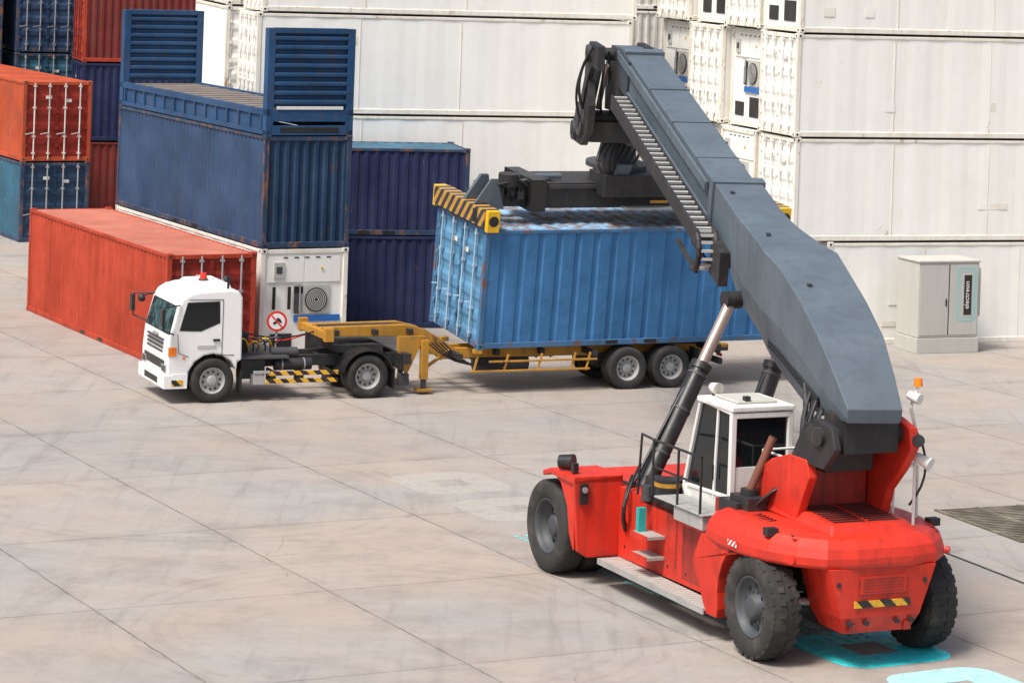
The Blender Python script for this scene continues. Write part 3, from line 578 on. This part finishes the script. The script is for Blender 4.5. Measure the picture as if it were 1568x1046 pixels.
bx('boom_details',BOOM,.485,.50,-.51,.51,-.52,.52)
bx('boom_details',BOOM,.52,.99,-.50,-.43,.12,.30); bx('boom_details',BOOM,.50,1.0,-.47,-.42,-.42,-.30)
bx('boom_details',DARK,.985,1.035,-.46,.42,-.42,.18); bx('boom_details',BOOMD,.93,.985,-.47,-.41,-.44,.36)
bx('boom_details',BOOM,.96,.975,-.44,.44,.34,.44)
for t in (.58,.70,.82): bx('boom_details',BOOMD,t,t+.0015,-.42,.42,.37,.412-.02*(t-.5))
for t,u in ((.16,.79),(.31,.66),(.455,.49)):
    bx('boom_details',DGREY,t,t+.004,-.3,-.22,u,u+.03)
bx('cable_chain',DARK,.45,.90,-.60,-.56,-.50,-.20); bx('cable_chain',DARK,.45,.90,-.92,-.88,-.50,-.20); bx('cable_chain',BLACKP,.45,.90,-.88,-.60,-.48,-.42)
for i in range(29):
    t=.456+i*.0155; bx('cable_chain',LADD,t,t+.0040,-.88,-.60,-.25,-.20)
for i in range(8):
    a=R(i*25); c=P0+V*(.45)-br*.74
    q=c-vh*(.36*math.sin(a))+up*(-.22-.36+.36*math.cos(a))
    g.beam('cable_chain',LADD,Lc(q-br*.14),Lc(q+br*.14),.08,.05)
for s_ in (-.92,-.58):
    pts=[]
    for i in range(9):
        a=R(i*22.5); q=P0+V*.45+br*s_-vh*(.36*math.sin(a))+up*(-.22-.36+.36*math.cos(a)); pts.append(Lc(q))
    g.tube('cable_chain',DARK,pts,.06)
bx('cable_chain',DARK,.44,.53,-.92,-.86,-.98,-.90); bx('cable_chain',DARK,.44,.53,-.62,-.56,-.98,-.90); bx('cable_chain',DARK,.40,.44,-.66,-.48,-.95,-.3)
# lift cylinders
for sg in (-1,1):
    base=Vector((sg*.9,5.3,1.55)); top=Lc(P0+V*.355-up*.88+br*sg*.60)
    d=(top-base); mid=base+d*.66
    g.cyl('lift_cylinders',BLACKP,base,mid,.17,n=24); g.cyl('lift_cylinders',BLACKP,mid-d*.03,mid+d*.005,.2,n=24); g.cyl('lift_cylinders',CHROME,mid,top,.105,n=20)
    g.cyl('lift_cylinders',DARK,top-Vector((.16,0,0)),top+Vector((.16,0,0)),.16); g.cyl('lift_cylinders',DARK,base-Vector((.22,0,0)),base+Vector((.22,0,0)),.2)
    g.box('lift_cylinders',DARK,(base.x-.28,5.1,1.3),(base.x-.2,5.6,1.75)); g.box('lift_cylinders',DARK,(base.x+.2,5.1,1.3),(base.x+.28,5.6,1.75))
    g.cyl('lift_cylinders',BLACKP,base+Vector((-.2*1,-.05,.2)),mid+Vector((-.2,-.05,-.1)),.03,n=10)
    for f in (.2,.42,.6): q=base+d*f; g.cyl('lift_cylinders',DGREY,q,q+d*.012,.182,n=24)
g.hose('hoses',BLACKP,(-1.15,5.2,1.9),(-1.36,5.0,1.0),(-.25,-.3,0),.03); g.hose('hoses',BLACKP,(-1.0,5.2,2.1),(-1.36,5.0,1.1),(-.3,-.35,0),.025)
for k in range(14):
    p0=Lc(P0+V*(.045+.005*k)-br*(.50-.03*(k%4))-up*(.50)); p1=Vector((-.62+.06*k,.45+.04*(k%3),2.6+.05*(k%3)))
    g.hose('hoses',BLACKP if k%4 else DGREY,p0,p1,(-.16-.04*(k%4),-.10+.1*(k%3),-.12-.05*(k%4)),.026)
for k in range(3):
    q=[Lc(P0+V*t-br*(w/2-.06)-up*(u_+.06*k)) for t,w,u_ in ((.06,1.10,.42),(.10,1.1,.50),(.17,1.05,.62),(.235,1.10,.72))]
    g.tube('hoses',BLACKP,q,.020)
# beacon & lamp mast
g.tube('lamp_mast',CABW,[(.92,-.6,2.1),(.92,-.6,3.6),(.74,-.7,4.0),(.80,-.8,4.35)],.028); g.cyl('lamp_mast',ORL,(.80,-.8,4.35),(.80,-.8,4.48),.075,.06); g.cyl('lamp_mast',CABW,(.70,-.7,4.20),(.78,-.9,4.15),.07,.09)
g.cyl('lamp_mast',CABW,(.92,-.6,3.2),(1.05,-.85,3.1),.07,.11); g.cyl('lamp_mast',BLACKP,(.92,-.6,3.4),(.78,-.9,3.5),.07,.10)
g.hose('lamp_mast',BLACKP,(.85,-.6,3.7),(.9,-.5,2.4),(.15,-.2,0),.02)
# boom head
HM=Matrix(((br.x,fh.x,0,TP.x),(br.y,fh.y,0,TP.y),(0,0,1,-.12),(0,0,0,1)))
g.T=SI@HM
for x in (-.98,.10):
    g.prism('boom_head',DARK,[(-.5,8.95),(.5,9.02),(.9,8.75),(1.0,8.2),(1.5,7.6),(2.3,7.1),(2.2,6.7),(1.2,6.65),(.5,7.0),(.35,7.6),(.55,8.2),(.2,8.5),(-.5,8.4)],x,x+.16,'yz')
    for (y,z,r) in ((1.2,7.25,.38),(.4,8.75,.2),(1.9,6.95,.22)): g.cyl('boom_head',DGREY,(x-.08,y,z),(x+.24,y,z),r,n=24); g.cyl('boom_head',BLACKP,(x-.1,y,z),(x-.08,y,z),r*.5,n=16)
g.cyl('boom_head',DARK,(-.95,.4,8.75),(.3,.4,8.75),.14); g.cyl('boom_head',DARK,(-.95,1.2,7.25),(.3,1.2,7.25),.2); g.cyl('boom_head',BOOMD,(-.80,.1,8.7),(-.80,1.3,7.3),.09); g.cyl('boom_head',CHROME,(-.62,.3,8.5),(-.62,1.1,7.5),.06)
g.box('boom_head',DARK,(-.85,.8,6.75),(.6,2.2,7.2)); g.box('boom_head',DARK,(-.5,-.3,7.5),(.3,1.0,8.6))
for k in range(7): g.hose('boom_head',BLACKP,(-.9+.1*k,.2,8.8-.1*(k%3)),(-.8+.2*k,1.6,7.0),(-.15+.05*k,0,-.25),.028)
g.hose('boom_head',BLACKP,(-1.02,-.1,8.9),(-1.05,.7,7.5),(-.2,-.1,0),.035); g.hose('boom_head',BLACKP,(-1.05,.2,8.7),(-1.05,.9,7.2),(-.16,.1,0),.03)
g.T=Matrix.Identity(4)
ST=SI@LBM
rc=ST@Vector((LL/2,LW/2,4.9)); hc=SI@(HM@Vector((-.1,1.6,6.95)))
g.beam('spreader_link',DARK,hc,rc+Vector((0,0,.4)),1.1,.45); g.beam('spreader_link',BOOMD,hc+Vector((-.6,0,.1)),rc+Vector((-.6,0,.2)),.2,.3)
g.T=ST; zt=LH+.02
g.cyl('rotator',DARK,(LL/2,LW/2,zt+1.05),(LL/2,LW/2,zt+2.0),.60,.40,n=28); g.cyl('rotator',DGREY,(LL/2,LW/2,zt+1.25),(LL/2,LW/2,zt+1.36),.78,n=28)
for k in range(8): g.hose('spreader_hoses',BLACKP,(LL/2-.9+.1*k,.5,zt+1.3),(LL/2-.4+.12*k,1.0,zt+2.1),(-.3+.05*k,-.1,.0),.03)
g.box('spreader_beam',DARK,(LL/2-2.6,.75,zt+.35),(LL/2+2.3,LW-.75,zt+.98))
g.box('spreader_beam',DARK,(.4,1.0,zt+.35),(LL-.4,1.25,zt+.85)); g.box('spreader_beam',DARK,(.4,1.6,zt+.35),(LL-.4,1.85,zt+.85))
g.box('spreader_beam',BLACKP,(LL/2-2.7,.65,zt+.28),(LL/2-2.3,LW-.65,zt+1.08)); g.box('spreader_beam',BLACKP,(LL/2+2.0,.65,zt+.28),(LL/2+2.4,LW-.65,zt+1.08))
g.box('spreader_beam',DGREY,(LL/2-2.2,.72,zt+.84),(LL/2-.5,.76,zt+.94)); g.box('spreader_beam',DARK,(LL/2-.9,.3,zt+.7),(LL/2+1.6,1.2,zt+1.25))
g.box('spreader_beam',YEL,(LL/2+.4,.28,zt+.55),(LL/2+.9,.3,zt+.62)); g.box('spreader_beam',GALV,(LL/2-.3,.2,zt+.4),(LL/2+1.7,.5,zt+.45))
g.prism('spreader_beam',BOOM,[(LL/2-.7,zt+.9),(LL/2-.5,zt+1.5),(LL/2-.1,zt+1.5),(LL/2-.3,zt+.9)],.4,.5,'xz'); 
g.cyl('spreader_beam',DARK,(.9,.9,zt+.9),(.9,.9,zt+1.2),.25); g.cyl('spreader_beam',BOOM,(1.0,LW/2,zt+1.0),(2.6,LW/2,zt+1.0),.08)
for k in range(14): g.hose('spreader_hoses',BLACKP,(.5+.1*k,.8+.07*k,zt+.9),(1.1+.12*k,1.0,zt+.5+.05*(k%4)),(-.1+.05*(k%4),-.25,.25),.028)
for k in range(5): g.box('spreader_hoses',DGREY,(.6+.28*k,.85,zt+.55+.1*(k%2)),(.78+.28*k,1.1,zt+.85+.08*(k%3)))
for x0,x1 in ((-.12,.30),(LL-.30,LL+.12)):
    g.box('spreader_end_beams',HAZY,(x0,-.02,zt+.04),(x1,LW+.02,zt+.48))
    for y0,y1,yd in ((-.18,-.02,-.185),(LW+.02,LW+.18,LW+.185)):
        g.box('spreader_end_beams',YELB,(x0+.05,y0,zt-.04),(x1-.05,y1,zt+.48)); g.cyl('spreader_end_beams',BLACKP,(x0+.21,yd,zt+.23),(x0+.21,yd+(.01 if yd<0 else -.01),zt+.23),.13)
    g.box('spreader_end_beams',BLACKP,(x0-.02,.35,zt+.1),(x0-.005,.6,zt+.42))
for ya,yb in ((1.3,1.42),(.7,.76)): g.prism('spreader_end_beams',BOOM,[(-.05,zt+.50),(.35,zt+1.10),(.55,zt+1.10),(.6,zt+.8),(.75,zt+.35),(.3,zt+.35),(.3,zt+.50)],ya,yb,'xz')
g.T=Matrix.Identity(4)
g.finish({'engine_hood':.05,'counterweight':.004,'boom_outer':.02,'boom_inner':.02,'front_fenders':.02,'rear_fenders':.04,'chassis':.004,'cab_roof':.03,'boom_supports':.02,'cab_frame':.015,'platform':.01,'boom_head':.015,'spreader_beam':.012,'spreader_end_beams':.015})
# ---------------------------------------------------------------- ground
m,nt,p=nmat('concrete_apron')
tc=nt.nodes.new('ShaderNodeTexCoord'); v=tc.outputs['Object']
mp=nt.nodes.new('ShaderNodeMapping'); mp.inputs['Rotation'].default_value=(0,0,R(-28)); nt.links.new(v,mp.inputs[0])
sx=nt.nodes.new('ShaderNodeSeparateXYZ'); nt.links.new(mp.outputs[0],sx.inputs[0])
wob=mth(nt,'MULTIPLY',mth(nt,'SUBTRACT',noise(nt,v,2.5,4),.5),.07)
xx=mth(nt,'ADD',mth(nt,'ADD',sx.outputs[0],-.1),wob); yy=mth(nt,'ADD',mth(nt,'ADD',sx.outputs[1],1.3),wob)
def line(c,per,w0,w1):
    n=nt.nodes.new('ShaderNodeMath'); n.operation='PINGPONG'; nt.links.new(c,n.inputs[0]); n.inputs[1].default_value=per/2
    return ramp(nt,n.outputs[0],w0,w1,1,0)
l=mth(nt,'MAXIMUM',line(xx,4.2,.006,.030),mth(nt,'MULTIPLY',line(yy,5.2,.004,.026),.9))
mid_n=noise(nt,v,.9,6,.65); big=noise(nt,v,.16,4,.6)
l=mth(nt,'MULTIPLY',l,ramp(nt,noise(nt,v,1.3,3),.35,.6,.30,.70))
halo=mth(nt,'MULTIPLY',mth(nt,'MAXIMUM',line(xx,4.2,.02,.35),line(yy,5.2,.02,.3)),ramp(nt,mid_n,.4,.7,0,.25))
cid=nt.nodes.new('ShaderNodeCombineXYZ'); nt.links.new(mth(nt,'FLOOR',mth(nt,'DIVIDE',xx,4.2)),cid.inputs[0]); nt.links.new(mth(nt,'FLOOR',mth(nt,'DIVIDE',yy,5.2)),cid.inputs[1])
wn=nt.nodes.new('ShaderNodeTexWhiteNoise'); nt.links.new(cid.outputs[0],wn.inputs[0])
c=mixc(nt,ramp(nt,big,.38,.62),(.385,.322,.272),(.335,.322,.305))
c=mixc(nt,mth(nt,'MULTIPLY',wn.outputs[0],.25),c,(.26,.235,.212))
c=mixc(nt,ramp(nt,mid_n,.44,.76,0,.36),c,(.225,.20,.18))
c=mixc(nt,ramp(nt,noise(nt,v,.45,5,.7),.52,.68,0,.22),c,(.22,.19,.17))
c=mixc(nt,ramp(nt,noise(nt,v,1.0,5,.6,(.35,1.6,1)),.50,.72,0,.32),c,(.43,.385,.34))
c=mixc(nt,ramp(nt,noise(nt,v,5,7,.75),.50,.70,0,.24),c,(.19,.17,.155))
mp2=nt.nodes.new('ShaderNodeMapping'); mp2.inputs['Rotation'].default_value=(0,0,R(-62)); mp2.inputs['Scale'].default_value=(2.6,.16,1); nt.links.new(v,mp2.inputs[0])
sn=nt.nodes.new('ShaderNodeTexNoise'); sn.inputs['Scale'].default_value=1.3; sn.inputs['Detail'].default_value=5; sn.inputs['Distortion'].default_value=.5; nt.links.new(mp2.outputs[0],sn.inputs['Vector'])
c=mixc(nt,mth(nt,'MULTIPLY',ramp(nt,sn.outputs[0],.54,.70,0,.34),ramp(nt,big,.4,.6)),c,(.17,.15,.138))
for (cx,cy,r0,r1) in ((-1.5,47.5,2,8),(-6,58,3,9)):
    vd=nt.nodes.new('ShaderNodeVectorMath'); vd.operation='DISTANCE'; nt.links.new(v,vd.inputs[0]); vd.inputs[1].default_value=(cx,cy,0)
    dd=mth(nt,'ADD',vd.outputs['Value'],mth(nt,'MULTIPLY',big,1.5))
    rg=noise(nt,dd,2.6,4,.6)
    rgm=mth(nt,'MULTIPLY',mth(nt,'MULTIPLY',ramp(nt,rg,.5,.68,0,.34),ramp(nt,mid_n,.35,.6)),mth(nt,'MULTIPLY',ramp(nt,vd.outputs['Value'],r0,r0+1.5),ramp(nt,vd.outputs['Value'],r1,r1-2.5)))
    c=mixc(nt,rgm,c,(.17,.15,.138))
c=mixc(nt,mth(nt,'MULTIPLY',ramp(nt,noise(nt,v,1.7,5,.6),.70,.75,0,.6),ramp(nt,noise(nt,v,.22,2),.42,.55)),c,(.09,.08,.072))
c=mixc(nt,halo,c,(.18,.16,.142)); c=mixc(nt,l,c,(.075,.066,.06))
vo=nt.nodes.new('ShaderNodeTexVoronoi'); vo.feature='DISTANCE_TO_EDGE'; vo.inputs['Scale'].default_value=.16
dv=nt.nodes.new('ShaderNodeVectorMath'); dv.operation='ADD'; nt.links.new(v,dv.inputs[0])
nn=nt.nodes.new('ShaderNodeTexNoise'); nn.inputs['Scale'].default_value=.9; nn.inputs['Detail'].default_value=6; nt.links.new(v,nn.inputs['Vector']); nt.links.new(nn.outputs['Color'],dv.inputs[1]); nt.links.new(dv.outputs[0],vo.inputs['Vector'])
ck=mth(nt,'MULTIPLY',ramp(nt,vo.outputs['Distance'],.0,.003,1,0),ramp(nt,noise(nt,v,.35,2),.54,.62,0,.45)); c=mixc(nt,ck,c,(.10,.09,.08))
nt.links.new(c,p.inputs['Base Color']); p.inputs['Roughness'].default_value=.85; p.inputs['Specular IOR Level'].default_value=.3
bp=nt.nodes.new('ShaderNodeBump'); bp.inputs['Strength'].default_value=.25; bp.inputs['Distance'].default_value=.01
nt.links.new(mth(nt,'SUBTRACT',noise(nt,v,30,3),mth(nt,'MULTIPLY',l,2.)),bp.inputs['Height']); nt.links.new(bp.outputs[0],p.inputs['Normal'])
me=bpy.data.meshes.new('ground'); me.from_pydata([(-900,-900,0),(900,-900,0),(900,900,0),(-900,900,0)],[],[(0,1,2,3)]); me.materials.append(m)
sc.collection.objects.link(bpy.data.objects.new('ground',me))
# drain grate
g=G('drain_grate',MT(8.86,58.9,0,24)); g.box('pit',DARK,(0,-3.1,.002),(7,0,.006))
m,nt,p=nmat('grate_bars'); v=objvec(nt); cc=mixc(nt,ramp(nt,noise(nt,v,2,6),.4,.65),(.12,.10,.07),(.25,.215,.165)); nt.links.new(cc,p.inputs['Base Color']); p.inputs['Roughness'].default_value=.8
for i in range(22): g.box('bars',m,(.05,-3.05+i*.14,.008),(6.95,-2.98+i*.14,.03))
for i in range(8): g.box('bars',m,(i*.98,-3.1,.010),(i*.98+.08,0,.034))
g.finish()
g=G('drainage_channel',MT(8.05,56.0,0,24)); mm=paint('channel_concrete',(.34,.31,.28),.85,.5,0,0); g.box('cover',mm,(0,-16,.002),(.45,0,.012)); g.box('slot',DARK,(-.06,-16,.003),(0,0,.010)); g.finish()
# charging pads and dots, their glow put into flat teal and white colour
def padmat(name,col,a):
    m,nt,p=nmat(name); v=objvec(nt); tr=nt.nodes.new('ShaderNodeBsdfTransparent'); mx=nt.nodes.new('ShaderNodeMixShader')
    p.inputs['Base Color'].default_value=(*col,1); p.inputs['Roughness'].default_value=.6
    nt.links.new(ramp(nt,noise(nt,v,6,6,.7),.3,.55,a*.6,a),mx.inputs[0]); nt.links.new(tr.outputs[0],mx.inputs[1]); nt.links.new(p.outputs[0],mx.inputs[2])
    o=[n for n in nt.nodes if n.type=='OUTPUT_MATERIAL'][0]; nt.links.new(mx.outputs[0],o.inputs[0]); return m
PT=padmat('teal_glow_marking',(.04,.80,.84),1.0); PW=padmat('white_glow_marking',(.62,.58,.52),.50); PTL=padmat('pale_teal_glow_marking',(.45,.82,.82),.9)
g=G('charging_glow_marking',MT(-.85,60.0,0,29))
for y,mt,w_ in ((0,PW,2.1),(-2.75,PW,2.1),(-14.45,PT,2.15),(-16.95,PTL,2.0)):
    rring(g,'pad_outline',mt,0,y,w_,w_,.5,.72,.004,True)
g.add('pad_outline',[(-1.5,-19.5,.004),(1.2,-19.5,.004),(1.0,-18.05,.004),(-1.0,-18.05,.004)],[(0,1,2,3)],PW)
for j in range(50):
    for i in range(8):
        r=.04; x=-1.25+i*.24; y=-5.0-j*.18
        g.add('glow_dots',[(x-r,y-r,.004),(x+r,y-r,.004),(x+r,y+r,.004),(x-r,y+r,.004)],[(0,1,2,3)],PT)
g.finish()
# ---------------------------------------------------------------- light, sky, camera
w=bpy.data.worlds.new('World'); sc.world=w; w.use_nodes=True; nt=w.node_tree; bg=nt.nodes['Background']
sky=nt.nodes.new('ShaderNodeTexSky'); sky.sky_type='NISHITA'; sky.sun_disc=False
el=R(58); dx,dy=-.55,-.60
sky.sun_elevation=el; sky.sun_rotation=math.atan2(dx,dy); sky.air_density=1.0; sky.dust_density=4.5; sky.ozone_density=.5
nt.links.new(sky.outputs[0],bg.inputs[0]); bg.inputs[1].default_value=.15
sd=bpy.data.lights.new('sun','SUN'); sd.energy=3.9; sd.angle=R(16); sd.color=(1,.965,.91)
so=bpy.data.objects.new('sun',sd); sc.collection.objects.link(so)
h=math.hypot(dx,dy); S=Vector((dx/h*math.cos(el),dy/h*math.cos(el),math.sin(el))); so.rotation_euler=S.to_track_quat('Z','Y').to_euler()
cd=bpy.data.cameras.new('camera'); cam=bpy.data.objects.new('camera',cd); sc.collection.objects.link(cam)
cam.location=(0,0,11.5); cam.rotation_euler=(R(90),-.035,0); cd.sensor_width=36; cd.lens=4500/1568*36; cd.shift_y=-.41; cd.clip_end=3000; cd.clip_start=1
sc.camera=cam
sc.view_settings.view_transform='Standard'; sc.view_settings.look='None'; sc.view_settings.exposure=0
